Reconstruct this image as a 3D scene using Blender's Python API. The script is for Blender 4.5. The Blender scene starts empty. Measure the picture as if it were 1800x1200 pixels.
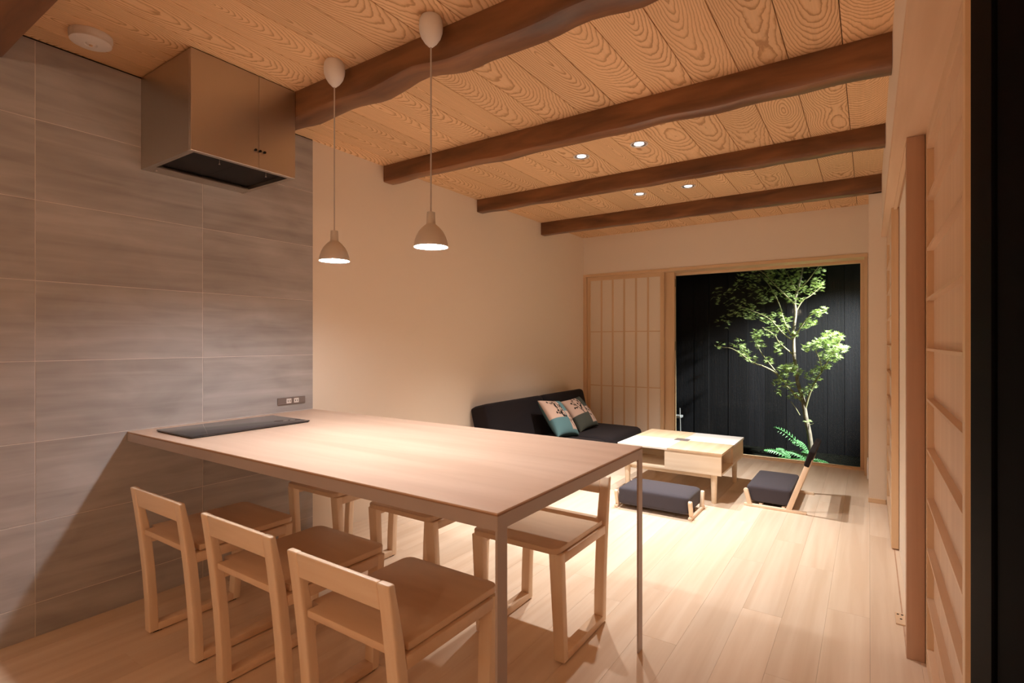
import bpy, bmesh, math, random
from mathutils import Vector, Matrix, noise
R = math.radians
rnd = random.Random(7)
scene = bpy.context.scene
COL = scene.collection

# ------------------------------------------------------------------ camera, world, exposure
cam_data = bpy.data.cameras.new('camera')
cam = bpy.data.objects.new('camera', cam_data)
COL.objects.link(cam)
CAM_H = 1.10
YAW = R(33.92)
FPX = 934.0
cam_data.sensor_width = 36.0
cam_data.lens = FPX / 1800.0 * 36.0
cam_data.clip_start = 0.02
cam.location = (0, 0, CAM_H)
cam.rotation_euler = (R(90), 0, YAW)
scene.camera = cam

world = bpy.data.worlds.new('night')
scene.world = world
world.use_nodes = True
world.node_tree.nodes['Background'].inputs[0].default_value = (0.10, 0.14, 0.25, 1)
world.node_tree.nodes['Background'].inputs[1].default_value = 0.02

vs = scene.view_settings
vs.view_transform = 'Standard'
vs.look = 'None'
vs.exposure = 1.2
vs.gamma = 1.0
vs.use_curve_mapping = False
scene.cycles.max_bounces = 10
scene.cycles.diffuse_bounces = 7
scene.cycles.sample_clamp_indirect = 6.0

PENDANT_L = 375.0       # radiance of a pendant bulb
DOWN_W = 60.0           # living room downlights
FILL_L = 21.5           # unseen warm fill globes added behind the camera
GARDEN_W = 1000.0
WHITE = (1.0, 0.965, 0.915)
WARM = (1.0, 0.77, 0.54)

# ------------------------------------------------------------------ room numbers (metres)
XT = -2.577             # tile face
XW = -2.59              # plaster face beyond the tiles
XR = 0.07               # header face over the sliding doors
YF = 5.25               # far wall
YB = -2.2               # wall behind the camera
XN = 1.1                # passage beside the camera
ZC = 2.226              # ceiling
ZS = 1.808              # soffit of the door header

def at(px, py, Y):
    """pixel -> point on the plane Y (the distance is given by what the thing touches)"""
    c, s = math.cos(YAW), math.sin(YAW)
    a = (px - 900) / FPX
    d = Vector((c * a - s, s * a + c, -(py - 600) / FPX))
    return Vector((0, 0, CAM_H)) + d * (Y / d.y)

# ------------------------------------------------------------------ materials
MATS = {}
def new_mat(name):
    m = bpy.data.materials.new(name)
    m.use_nodes = True
    MATS[name] = m
    nt = m.node_tree
    return m, nt, nt.nodes, nt.links, nt.nodes['Principled BSDF']

def plain(name, col, rough=.5, metal=0.0, spec=.5, bump=0.0, bscale=200, var=0.0, vscale=6, sheen=0.0):
    m, nt, N, L, b = new_mat(name)
    b.inputs['Base Color'].default_value = (*col, 1)
    b.inputs['Roughness'].default_value = rough
    b.inputs['Metallic'].default_value = metal
    b.inputs['Specular IOR Level'].default_value = spec
    if sheen: b.inputs['Sheen Weight'].default_value = sheen
    tc = N.new('ShaderNodeTexCoord')
    if var:
        n = N.new('ShaderNodeTexNoise'); n.inputs['Scale'].default_value = vscale; n.inputs['Detail'].default_value = 4
        r = N.new('ShaderNodeValToRGB')
        r.color_ramp.elements[0].color = (*[max(0, v * (1 - var)) for v in col], 1); r.color_ramp.elements[0].position = .3
        r.color_ramp.elements[1].color = (*[min(1, v * (1 + var)) for v in col], 1); r.color_ramp.elements[1].position = .7
        L.new(tc.outputs['Object'], n.inputs['Vector']); L.new(n.outputs['Fac'], r.inputs['Fac']); L.new(r.outputs['Color'], b.inputs['Base Color'])
    if bump:
        n2 = N.new('ShaderNodeTexNoise'); n2.inputs['Scale'].default_value = bscale; n2.inputs['Detail'].default_value = 3
        bp = N.new('ShaderNodeBump'); bp.inputs['Strength'].default_value = bump; bp.inputs['Distance'].default_value = .002
        L.new(tc.outputs['Object'], n2.inputs['Vector']); L.new(n2.outputs['Fac'], bp.inputs['Height']); L.new(bp.outputs['Normal'], b.inputs['Normal'])
    return m

def grain(name, light, dark, rough=.45, axis=1, cross=26.0, along=1.1, tone=.16, spec=.4, bump=.05, contrast=(.35, .7)):
    """straight grained wood running along one object axis, every object with its own offset and tone"""
    m, nt, N, L, b = new_mat(name)
    tc = N.new('ShaderNodeTexCoord'); oi = N.new('ShaderNodeObjectInfo')
    mp = N.new('ShaderNodeMapping')
    sc = [cross] * 3; sc[axis] = along
    mp.inputs['Scale'].default_value = sc
    ofs = N.new('ShaderNodeVectorMath'); ofs.operation = 'SCALE'; ofs.inputs[0].default_value = (7.3, 11.1, 5.7)
    mul = N.new('ShaderNodeMath'); mul.operation = 'MULTIPLY'; mul.inputs[1].default_value = 9.0
    L.new(oi.outputs['Random'], mul.inputs[0]); L.new(mul.outputs[0], ofs.inputs['Scale'])
    add = N.new('ShaderNodeVectorMath'); L.new(tc.outputs['Object'], add.inputs[0]); L.new(ofs.outputs[0], add.inputs[1])
    L.new(add.outputs[0], mp.inputs['Vector'])
    n = N.new('ShaderNodeTexNoise'); n.inputs['Scale'].default_value = 1.0; n.inputs['Detail'].default_value = 5; n.inputs['Distortion'].default_value = .4
    L.new(mp.outputs[0], n.inputs['Vector'])
    r = N.new('ShaderNodeValToRGB')
    r.color_ramp.elements[0].position = contrast[0]; r.color_ramp.elements[0].color = (*dark, 1)
    r.color_ramp.elements[1].position = contrast[1]; r.color_ramp.elements[1].color = (*light, 1)
    L.new(n.outputs['Fac'], r.inputs['Fac'])
    mp2 = N.new('ShaderNodeMapping'); s2 = [5.0] * 3; s2[axis] = 1.0; mp2.inputs['Scale'].default_value = s2
    L.new(add.outputs[0], mp2.inputs['Vector'])
    n3 = N.new('ShaderNodeTexNoise'); n3.inputs['Scale'].default_value = 1.0; n3.inputs['Detail'].default_value = 2
    L.new(mp2.outputs[0], n3.inputs['Vector'])
    hs = N.new('ShaderNodeHueSaturation')
    ma = N.new('ShaderNodeMapRange'); ma.inputs['To Min'].default_value = 1 - tone; ma.inputs['To Max'].default_value = 1 + tone
    half = N.new('ShaderNodeMath'); half.operation = 'ADD'
    h2 = N.new('ShaderNodeMath'); h2.operation = 'MULTIPLY'; h2.inputs[1].default_value = .5
    L.new(oi.outputs['Random'], half.inputs[0]); L.new(n3.outputs['Fac'], half.inputs[1]); L.new(half.outputs[0], h2.inputs[0])
    L.new(h2.outputs[0], ma.inputs['Value']); L.new(ma.outputs[0], hs.inputs['Value'])
    L.new(r.outputs['Color'], hs.inputs['Color']); L.new(hs.outputs['Color'], b.inputs['Base Color'])
    b.inputs['Roughness'].default_value = rough; b.inputs['Specular IOR Level'].default_value = spec
    if bump:
        bp = N.new('ShaderNodeBump'); bp.inputs['Strength'].default_value = bump; bp.inputs['Distance'].default_value = .001
        L.new(n.outputs['Fac'], bp.inputs['Height']); L.new(bp.outputs['Normal'], b.inputs['Normal'])
    return m

def cathedral(name, light, mid, dark, rough=.55):
    """flat sawn boards: rings of a wandering log centre cut by the board plane; board runs along object Y"""
    m, nt, N, L, b = new_mat(name)
    def math_(op, a, c=None):
        n = N.new('ShaderNodeMath'); n.operation = op
        for i, v in enumerate((a, c)):
            if v is None: continue
            if isinstance(v, (int, float)): n.inputs[i].default_value = v
            else: L.new(v, n.inputs[i])
        return n.outputs[0]
    tc = N.new('ShaderNodeTexCoord'); oi = N.new('ShaderNodeObjectInfo')
    sp = N.new('ShaderNodeSeparateXYZ'); L.new(tc.outputs['Object'], sp.inputs[0])
    rn = oi.outputs['Random']
    yy = math_('ADD', sp.outputs[1], math_('MULTIPLY', rn, 83.0))
    x0 = math_('MULTIPLY', math_('SUBTRACT', math_('FRACT', math_('MULTIPLY', rn, 17.0)), .5), .10)
    def nz(sx, sy, seed, detail):
        cb = N.new('ShaderNodeCombineXYZ')
        L.new(math_('MULTIPLY', sp.outputs[0], sx), cb.inputs[0]); L.new(math_('MULTIPLY', yy, sy), cb.inputs[1])
        L.new(math_('ADD', math_('MULTIPLY', rn, 31.0), seed), cb.inputs[2])
        n = N.new('ShaderNodeTexNoise'); n.inputs['Scale'].default_value = 1; n.inputs['Detail'].default_value = detail
        L.new(cb.outputs[0], n.inputs['Vector'])
        return math_('SUBTRACT', n.outputs['Fac'], .5)
    slope = math_('ADD', math_('MULTIPLY', math_('SUBTRACT', math_('FRACT', math_('MULTIPLY', rn, 41.0)), .5), .22), .16)
    off = math_('MULTIPLY', math_('FRACT', math_('MULTIPLY', rn, 29.0)), .16)
    d = math_('ADD', math_('ADD', math_('MULTIPLY', sp.outputs[1], slope), off), math_('MULTIPLY', nz(2.0, 2.2, 0, 1.0), .11))
    w = math_('MULTIPLY', nz(34, 16, 5, 4.0), .0095)
    w2 = math_('MULTIPLY', nz(7, 2.2, 9, 1.0), .045)
    x = math_('MULTIPLY', math_('ADD', math_('SUBTRACT', sp.outputs[0], x0), w2), 1.05)
    r = math_('SQRT', math_('ADD', math_('MULTIPLY', x, x), math_('MULTIPLY', d, d)))
    r = math_('ADD', r, w)
    fr = math_('ADD', math_('MULTIPLY', math_('FRACT', math_('MULTIPLY', rn, 53.0)), 70.0), 82.0)
    ring = math_('FRACT', math_('MULTIPLY', r, fr))
    # spring wood pale, rising slowly to a dark late-wood line, then a fast drop
    ra = N.new('ShaderNodeValToRGB'); e = ra.color_ramp.elements
    e[0].position = 0; e[0].color = (*light, 1)
    e[1].position = 1; e[1].color = (*light, 1)
    e.new(.40).color = (*light, 1); e.new(.64).color = (*mid, 1); e.new(.83).color = (*dark, 1); e.new(.93).color = (*dark, 1); e.new(.985).color = (*light, 1)
    L.new(ring, ra.inputs['Fac'])
    fib = nz(160, 4, 2, 4.0)
    mx = N.new('ShaderNodeMix'); mx.data_type = 'RGBA'; mx.blend_type = 'MIX'
    patch = math_('MULTIPLY', math_('ADD', nz(4, 1.2, 3, 2), .62), .9)
    L.new(patch, mx.inputs['Factor']); mx.inputs['A'].default_value = (*mid, 1); L.new(ra.outputs['Color'], mx.inputs['B'])
    hs = N.new('ShaderNodeHueSaturation')
    val = math_('ADD', math_('ADD', math_('MULTIPLY', fib, .25), .93), math_('MULTIPLY', rn, .13))
    L.new(val, hs.inputs['Value']); L.new(mx.outputs['Result'], hs.inputs['Color'])
    L.new(hs.outputs['Color'], b.inputs['Base Color'])
    b.inputs['Roughness'].default_value = rough; b.inputs['Specular IOR Level'].default_value = .3
    return m

def emit(name, col, strength):
    m, nt, N, L, b = new_mat(name)
    b.inputs['Base Color'].default_value = (*col, 1)
    b.inputs['Emission Color'].default_value = (*col, 1)
    b.inputs['Emission Strength'].default_value = strength
    return m

M_PLASTER = plain('plaster', (.83, .73, .62), .85, spec=.2, bump=.12, bscale=120)
M_CEIL = cathedral('cedar_ceiling', (.85, .585, .35), (.75, .475, .255), (.36, .16, .058))
M_FLOOR = grain('maple_floor', (.80, .65, .51), (.70, .53, .39), .34, axis=1, cross=20, along=.9, tone=.12, spec=.5, bump=.02)
M_CHAIR = grain('birch_chair', (.88, .71, .54), (.81, .625, .455), .42, axis=2, cross=30, along=3, tone=.05)
M_CHAIRX = grain('birch_rail', (.88, .71, .54), (.81, .625, .455), .42, axis=0, cross=30, along=3, tone=.05)
M_CHAIRY = grain('birch_seat', (.80, .60, .43), (.70, .50, .34), .40, axis=0, cross=14, along=2.2, tone=.08)
M_TABLE = grain('table_top_wood', (.70, .52, .41), (.61, .43, .325), .34, axis=0, cross=14, along=1.2, tone=.05, spec=.5, bump=.02)
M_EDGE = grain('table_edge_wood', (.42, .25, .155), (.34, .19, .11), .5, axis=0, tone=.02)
M_STEEL = plain('brown_grey_steel', (.46, .39, .365), .5, .25, var=.08, vscale=3)
M_TILE = None
M_GROUT = plain('grout', (.70, .65, .62), .9)
M_BEAM = grain('old_dark_beam', (.29, .125, .05), (.085, .034, .015), .36, axis=0, cross=15, along=2.6, tone=.22, spec=.5, bump=.3, contrast=(.25, .75))
M_HINOKI = grain('pale_cypress', (.76, .55, .35), (.67, .46, .275), .5, axis=2, tone=.06)
M_HINOKIX = grain('pale_cypress_x', (.76, .55, .35), (.67, .46, .275), .5, axis=0, tone=.06)
M_HINOKIY = grain('pale_cypress_y', (.74, .54, .375), (.66, .46, .30), .5, axis=1, tone=.06)
M_VENEER = grain('pale_door_veneer', (.74, .54, .38), (.68, .48, .33), .55, axis=2, cross=24, tone=.03)
M_POST = grain('brown_post', (.56, .35, .235), (.49, .295, .19), .5, axis=2, tone=.03)
M_LOW = grain('ash_low_table', (.85, .72, .56), (.77, .62, .45), .38, axis=0, tone=.06)
M_LOWY = grain('ash_low_table_cross', (.74, .565, .39), (.65, .47, .30), .38, axis=1, tone=.06)
M_PANELSHEEN = grain('ash_panel_sheen', (.96, .93, .89), (.92, .88, .83), .22, axis=0, tone=.03)  # glare on the turned-grain top panels, painted as near-white wood
M_BLACK = plain('black_frame', (.001, .001, .0012), .8, spec=.02)
M_BLACK2 = plain('black_frame_edge', (.0015, .0013, .0016), .7, spec=.03)
M_DARKGAP = plain('shadow_gap', (.025, .017, .012), .9)
M_SOFA = plain('black_sofa_fabric', (.012, .008, .009), .85, spec=.2, bump=.3, bscale=700, sheen=.03)
M_ZAB = plain('charcoal_seat_fabric', (.060, .052, .062), .9, spec=.15, bump=.3, bscale=800, sheen=.1)
M_WHITE = plain('white_plastic', (.76, .71, .68), .45)
M_LAMPOUT = plain('white_enamel', (.62, .56, .50), .42)
M_LAMPIN = plain('lamp_inside', (.92, .92, .90), .5)
M_CORD = plain('lamp_cord', (.50, .44, .41), .6)
M_GLASSTOP = plain('black_ceramic_glass', (.014, .014, .018), .05, spec=1.0)
M_FILTER = plain('hood_filter', (.005, .004, .005), .5, spec=.2)
M_OUTLET = plain('outlet_plate_grey', (.24, .20, .19), .4, .3)
M_ALU = plain('aluminium', (.75, .75, .77), .25, .9)
M_SOIL = plain('dark_soil', (.006, .006, .005), .95, spec=0, bump=1, bscale=60, var=.5, vscale=30)
M_BARK = plain('maple_bark', (.20, .165, .13), .85, var=.35, vscale=18, bump=.6, bscale=70)
M_TWIG = plain('maple_twig', (.28, .26, .14), .7)
M_LEAF = plain('maple_leaf', (.36, .47, .18), .55, var=.3, vscale=3)
M_FERN = plain('fern_leaf', (.09, .25, .09), .5, var=.3, vscale=12)
M_GREYMETAL = plain('grey_metal', (.42, .42, .44), .4, .6)

def tile_mat():
    m, nt, N, L, b = new_mat('grey_streaked_tile')
    tc = N.new('ShaderNodeTexCoord'); oi = N.new('ShaderNodeObjectInfo')
    sc = N.new('ShaderNodeVectorMath'); sc.operation = 'SCALE'; sc.inputs[0].default_value = (3, 40, 17); L.new(oi.outputs['Random'], sc.inputs['Scale'])
    ad = N.new('ShaderNodeVectorMath'); L.new(tc.outputs['Object'], ad.inputs[0]); L.new(sc.outputs[0], ad.inputs[1])
    def nz(s, d, dist):
        mp = N.new('ShaderNodeMapping'); mp.inputs['Scale'].default_value = s; L.new(ad.outputs[0], mp.inputs['Vector'])
        n = N.new('ShaderNodeTexNoise'); n.inputs['Scale'].default_value = 1; n.inputs['Detail'].default_value = d; n.inputs['Distortion'].default_value = dist
        L.new(mp.outputs[0], n.inputs['Vector']); return n.outputs['Fac']
    r = N.new('ShaderNodeValToRGB'); e = r.color_ramp.elements
    e[0].position = .30; e[0].color = (.29, .27, .265, 1); e[1].position = .68; e[1].color = (.49, .465, .465, 1)
    mixv = N.new('ShaderNodeMath'); mixv.operation = 'ADD'
    h = N.new('ShaderNodeMath'); h.operation = 'MULTIPLY'; h.inputs[1].default_value = .55; L.new(nz((1, 1.6, 22), 5, .5), h.inputs[0])
    h2 = N.new('ShaderNodeMath'); h2.operation = 'MULTIPLY'; h2.inputs[1].default_value = .45; L.new(nz((1, 3, 7), 3, .8), h2.inputs[0])
    L.new(h.outputs[0], mixv.inputs[0]); L.new(h2.outputs[0], mixv.inputs[1]); L.new(mixv.outputs[0], r.inputs['Fac'])
    L.new(r.outputs['Color'], b.inputs['Base Color'])
    b.inputs['Roughness'].default_value = .52; b.inputs['Specular IOR Level'].default_value = .4
    return m
M_TILE = tile_mat()

def steel_mat():
    m, nt, N, L, b = new_mat('brushed_stainless')
    b.inputs['Metallic'].default_value = 1; b.inputs['Roughness'].default_value = .33
    b.inputs['Base Color'].default_value = (.58, .53, .48, 1)
    tc = N.new('ShaderNodeTexCoord'); mp = N.new('ShaderNodeMapping'); mp.inputs['Scale'].default_value = (120, 120, 2)
    n = N.new('ShaderNodeTexNoise'); n.inputs['Scale'].default_value = 1; n.inputs['Detail'].default_value = 3
    L.new(tc.outputs['Object'], mp.inputs['Vector']); L.new(mp.outputs[0], n.inputs['Vector'])
    mr = N.new('ShaderNodeMapRange'); mr.inputs['To Min'].default_value = .28; mr.inputs['To Max'].default_value = .40
    L.new(n.outputs['Fac'], mr.inputs['Value']); L.new(mr.outputs[0], b.inputs['Roughness'])
    return m
M_HOOD = steel_mat()

def glass_mat():
    m, nt, N, L, b = new_mat('window_glass')
    out = N['Material Output']
    tr = N.new('ShaderNodeBsdfTransparent'); tr.inputs[0].default_value = (.93, .96, .95, 1)
    gl = N.new('ShaderNodeBsdfGlossy'); gl.inputs['Roughness'].default_value = 0.02
    fr = N.new('ShaderNodeFresnel'); fr.inputs['IOR'].default_value = 1.10
    mx = N.new('ShaderNodeMixShader'); L.new(fr.outputs[0], mx.inputs[0]); L.new(tr.outputs[0], mx.inputs[1]); L.new(gl.outputs[0], mx.inputs[2])
    L.new(mx.outputs[0], out.inputs['Surface']); N.remove(b)
    return m
M_GLASS = glass_mat()

def paper_mat(name, col):
    m, nt, N, L, b = new_mat(name)
    out = N['Material Output']
    tr = N.new('ShaderNodeBsdfTranslucent'); tr.inputs[0].default_value = (*col, 1)
    b.inputs['Base Color'].default_value = (*col, 1); b.inputs['Roughness'].default_value = .9; b.inputs['Specular IOR Level'].default_value = .1
    tc = N.new('ShaderNodeTexCoord'); n = N.new('ShaderNodeTexNoise'); n.inputs['Scale'].default_value = 90; n.inputs['Detail'].default_value = 5
    r = N.new('ShaderNodeValToRGB'); r.color_ramp.elements[0].color = (*[v * .95 for v in col], 1); r.color_ramp.elements[1].color = (*col, 1)
    L.new(tc.outputs['Object'], n.inputs['Vector']); L.new(n.outputs['Fac'], r.inputs['Fac']); L.new(r.outputs['Color'], b.inputs['Base Color'])
    mx = N.new('ShaderNodeMixShader'); mx.inputs[0].default_value = .12
    L.new(b.outputs[0], mx.inputs[1]); L.new(tr.outputs[0], mx.inputs[2]); L.new(mx.outputs[0], out.inputs['Surface'])
    return m
M_PAPER = paper_mat('shoji_paper', (.90, .79, .66))

def char_mat():
    m, nt, N, L, b = new_mat('charred_cedar')
    b.inputs['Roughness'].default_value = .6; b.inputs['Specular IOR Level'].default_value = .22
    tc = N.new('ShaderNodeTexCoord'); oi = N.new('ShaderNodeObjectInfo')
    mp = N.new('ShaderNodeMapping'); mp.inputs['Scale'].default_value = (60, 60, 28); L.new(tc.outputs['Object'], mp.inputs['Vector'])
    v = N.new('ShaderNodeTexVoronoi'); v.inputs['Scale'].default_value = 1; L.new(mp.outputs[0], v.inputs['Vector'])
    mp2 = N.new('ShaderNodeMapping'); mp2.inputs['Scale'].default_value = (55, 55, 1.5); L.new(tc.outputs['Object'], mp2.inputs['Vector'])
    n = N.new('ShaderNodeTexNoise'); n.inputs['Scale'].default_value = 1; n.inputs['Detail'].default_value = 5; L.new(mp2.outputs[0], n.inputs['Vector'])
    ad = N.new('ShaderNodeMath'); vm = N.new('ShaderNodeMath'); vm.operation = 'MULTIPLY'; vm.inputs[1].default_value = .35; L.new(v.outputs['Distance'], vm.inputs[0]); L.new(vm.outputs[0], ad.inputs[0]); L.new(n.outputs['Fac'], ad.inputs[1])
    bp = N.new('ShaderNodeBump'); bp.inputs['Strength'].default_value = .5; bp.inputs['Distance'].default_value = .004
    L.new(ad.outputs[0], bp.inputs['Height']); L.new(bp.outputs['Normal'], b.inputs['Normal'])
    r = N.new('ShaderNodeValToRGB'); r.color_ramp.elements[0].color = (.003, .0029, .004, 1); r.color_ramp.elements[1].color = (.0125, .012, .0155, 1)
    L.new(n.outputs['Fac'], r.inputs['Fac'])
    hs = N.new('ShaderNodeHueSaturation'); mr = N.new('ShaderNodeMapRange'); mr.inputs['To Min'].default_value = .65; mr.inputs['To Max'].default_value = 1.25
    L.new(oi.outputs['Random'], mr.inputs['Value']); L.new(mr.outputs[0], hs.inputs['Value']); L.new(r.outputs['Color'], hs.inputs['Color'])
    L.new(hs.outputs['Color'], b.inputs['Base Color'])
    return m
M_CHAR = char_mat()

def leaf_translucent(m, col, fac=.35):
    nt = m.node_tree; N, L = nt.nodes, nt.links
    b = N['Principled BSDF']; out = N['Material Output']
    tr = N.new('ShaderNodeBsdfTranslucent'); tr.inputs[0].default_value = (*col, 1)
    mx = N.new('ShaderNodeMixShader'); mx.inputs[0].default_value = fac
    L.new(b.outputs[0], mx.inputs[1]); L.new(tr.outputs[0], mx.inputs[2]); L.new(mx.outputs[0], out.inputs['Surface'])
leaf_translucent(M_LEAF, (.36, .48, .12), .25); leaf_translucent(M_FERN, (.08, .30, .07), .2)

def pillow_mat():
    m, nt, N, L, b = new_mat('printed_cushion_cloth')
    a = N.new('ShaderNodeVertexColor'); a.layer_name = 'print'
    L.new(a.outputs['Color'], b.inputs['Base Color']); b.inputs['Roughness'].default_value = .9; b.inputs['Specular IOR Level'].default_value = .1
    tc = N.new('ShaderNodeTexCoord'); n = N.new('ShaderNodeTexNoise'); n.inputs['Scale'].default_value = 600
    bp = N.new('ShaderNodeBump'); bp.inputs['Strength'].default_value = .2; bp.inputs['Distance'].default_value = .001
    L.new(tc.outputs['Object'], n.inputs['Vector']); L.new(n.outputs['Fac'], bp.inputs['Height']); L.new(bp.outputs['Normal'], b.inputs['Normal'])
    return m
M_PILLOW = pillow_mat()

# ------------------------------------------------------------------ mesh helpers
def add_box(bm, x0, x1, y0, y1, z0, z1):
    vs_ = [bm.verts.new((x, y, z)) for x in (x0, x1) for y in (y0, y1) for z in (z0, z1)]
    f = [(0, 1, 3, 2), (4, 6, 7, 5), (0, 4, 5, 1), (2, 3, 7, 6), (0, 2, 6, 4), (1, 5, 7, 3)]
    for q in f: bm.faces.new([vs_[i] for i in q])
    return vs_

def bevel(bm, w, seg=2):
    if w > 0:
        bmesh.ops.bevel(bm, geom=list(bm.edges), offset=w, segments=seg, affect='EDGES', profile=.5, clamp_overlap=True)

def finish(bm, name, mat, parent=None, loc=None, smooth=True, angle=32):
    bmesh.ops.recalc_face_normals(bm, faces=list(bm.faces))
    me = bpy.data.meshes.new(name)
    bm.to_mesh(me); bm.free()
    me.materials.append(mat)
    if smooth and len(me.polygons) > 6:
        me.shade_smooth(); me.set_sharp_from_angle(angle=R(angle))
    o = bpy.data.objects.new(name, me)
    COL.objects.link(o)
    if parent is not None: o.parent = parent
    if loc is not None: o.location = loc
    return o

def box(name, x0, x1, y0, y1, z0, z1, mat, parent=None, bev=0.0, seg=2, centre=False):
    """centre: put the object's origin at the box centre (own wood grain per piece)"""
    bm = bmesh.new()
    if centre:
        c = Vector(((x0 + x1) / 2, (y0 + y1) / 2, (z0 + z1) / 2))
        add_box(bm, x0 - c.x, x1 - c.x, y0 - c.y, y1 - c.y, z0 - c.z, z1 - c.z)
    else:
        c = None; add_box(bm, x0, x1, y0, y1, z0, z1)
    bevel(bm, bev, seg)
    return finish(bm, name, mat, parent, c)

def prism(bm, pts, axis, a0, a1):
    """polygon pts (2d) in the plane across axis, extruded from a0 to a1 along it"""
    def P(p, a):
        if axis == 0: return (a, p[0], p[1])
        if axis == 1: return (p[0], a, p[1])
        return (p[0], p[1], a)
    lo = [bm.verts.new(P(p, a0)) for p in pts]; hi = [bm.verts.new(P(p, a1)) for p in pts]
    n = len(pts)
    bm.faces.new(lo); bm.faces.new(hi)
    for i in range(n): bm.faces.new((lo[i], lo[(i + 1) % n], hi[(i + 1) % n], hi[i]))

def prism_obj(name, pts, axis, a0, a1, mat, parent=None, bev=0.0, seg=2):
    bm = bmesh.new(); prism(bm, pts, axis, a0, a1)
    bmesh.ops.recalc_face_normals(bm, faces=list(bm.faces)); bevel(bm, bev, seg)
    return finish(bm, name, mat, parent)

def lathe(bm, prof, n=32, origin=(0, 0, 0), close=False):
    ox, oy, oz = origin
    rings = []
    for r, z in prof:
        if r < 1e-6: rings.append([bm.verts.new((ox, oy, oz + z))])
        else: rings.append([bm.verts.new((ox + r * math.cos(2 * math.pi * k / n), oy + r * math.sin(2 * math.pi * k / n), oz + z)) for k in range(n)])
    pairs = list(zip(rings, rings[1:])) + ([(rings[-1], rings[0])] if close else [])
    for a, c in pairs:
        for k in range(n):
            k2 = (k + 1) % n
            if len(a) == 1 and len(c) == 1: continue
            if len(a) == 1: bm.faces.new((a[0], c[k], c[k2]))
            elif len(c) == 1: bm.faces.new((a[k], a[k2], c[0]))
            else: bm.faces.new((a[k], a[k2], c[k2], c[k]))

def lathe_obj(name, prof, mat, parent=None, origin=(0, 0, 0), n=32, close=False, angle=40):
    bm = bmesh.new(); lathe(bm, prof, n, origin, close)
    return finish(bm, name, mat, parent, angle=angle)

def tube(bm, pts, radii, n=8, cap=True):
    pts = [Vector(p) for p in pts]
    rings = []
    up = Vector((0.31, 0.2, .93)).normalized()
    for i, p in enumerate(pts):
        t = (pts[min(i + 1, len(pts) - 1)] - pts[max(i - 1, 0)]).normalized()
        a = t.cross(up)
        if a.length < 1e-3: a = t.cross(Vector((1, 0, 0)))
        a.normalize(); b = t.cross(a)
        r = radii[i] if isinstance(radii, (list, tuple)) else radii
        rings.append([bm.verts.new(p + (a * math.cos(2 * math.pi * k / n) + b * math.sin(2 * math.pi * k / n)) * r) for k in range(n)])
    for A, B in zip(rings, rings[1:]):
        for k in range(n): bm.faces.new((A[k], A[(k + 1) % n], B[(k + 1) % n], B[k]))
    if cap: bm.faces.new(rings[0]); bm.faces.new(rings[-1])

def soft_box(name, x0, x1, y0, y1, z0, z1, mat, parent=None, r=.03, puff=0.0, n=10, tilt=None):
    """cushion: subdivided rounded box with a slightly puffed top"""
    bm = bmesh.new()
    bmesh.ops.create_cube(bm, size=2)
    bmesh.ops.subdivide_edges(bm, edges=list(bm.edges), cuts=n, use_grid_fill=True)
    hx, hy, hz = (x1 - x0) / 2, (y1 - y0) / 2, (z1 - z0) / 2
    c = Vector(((x0 + x1) / 2, (y0 + y1) / 2, (z0 + z1) / 2))
    for v in bm.verts:
        u = v.co.copy()
        # concentrate grid lines near the edges so the corners round well
        u = Vector([math.copysign(abs(t) ** .6, t) for t in u])
        p = Vector((u.x * hx, u.y * hy, u.z * hz))
        q = Vector((max(-hx + r, min(hx - r, p.x)), max(-hy + r, min(hy - r, p.y)), max(-hz + r, min(hz - r, p.z))))
        dlt = p - q
        if dlt.length > 1e-9: p = q + dlt.normalized() * r
        if puff:
            k = (1 - (p.x / hx) ** 2) * (1 - (p.y / hy) ** 2)
            if p.z > 0: p.z += puff * max(0, k) * (p.z / hz)
        v.co = p
        if tilt is not None: v.co = tilt @ v.co
    o = finish(bm, name, mat, parent, c, angle=60)
    return o

# ------------------------------------------------------------------ scene helpers
def tag(o, label=None, cat=None, group=None, kind=None):
    if label: o['label'] = label
    if cat: o['category'] = cat
    if group: o['group'] = group
    if kind: o['kind'] = kind
    return o

def thing(name, label, cat, loc=(0, 0, 0), rz=0.0, group=None):
    o = bpy.data.objects.new(name, None)
    o.empty_display_size = .05
    COL.objects.link(o)
    o.location = loc; o.rotation_euler = (0, 0, rz)
    return tag(o, label, cat, group)

def struct(o, label=None, cat=None):
    return tag(o, label, cat, kind='structure')

def copy_tree(o, parent=None):
    c = o.copy(); COL.objects.link(c)
    if parent is not None: c.parent = parent
    for ch in list(o.children): copy_tree(ch, c)
    return c

def spot(name, loc, watts, col, size, blend, radius, parent=None, aim=None):
    ld = bpy.data.lights.new(name, 'SPOT')
    ld.energy = watts; ld.color = col; ld.spot_size = R(size); ld.spot_blend = blend; ld.shadow_soft_size = radius
    o = bpy.data.objects.new(name, ld); COL.objects.link(o)
    if parent is not None: o.parent = parent
    o.location = loc
    if aim is not None:
        d = (Vector(aim) - Vector(loc)); o.rotation_euler = d.to_track_quat('-Z', 'Y').to_euler()
    return o

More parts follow.
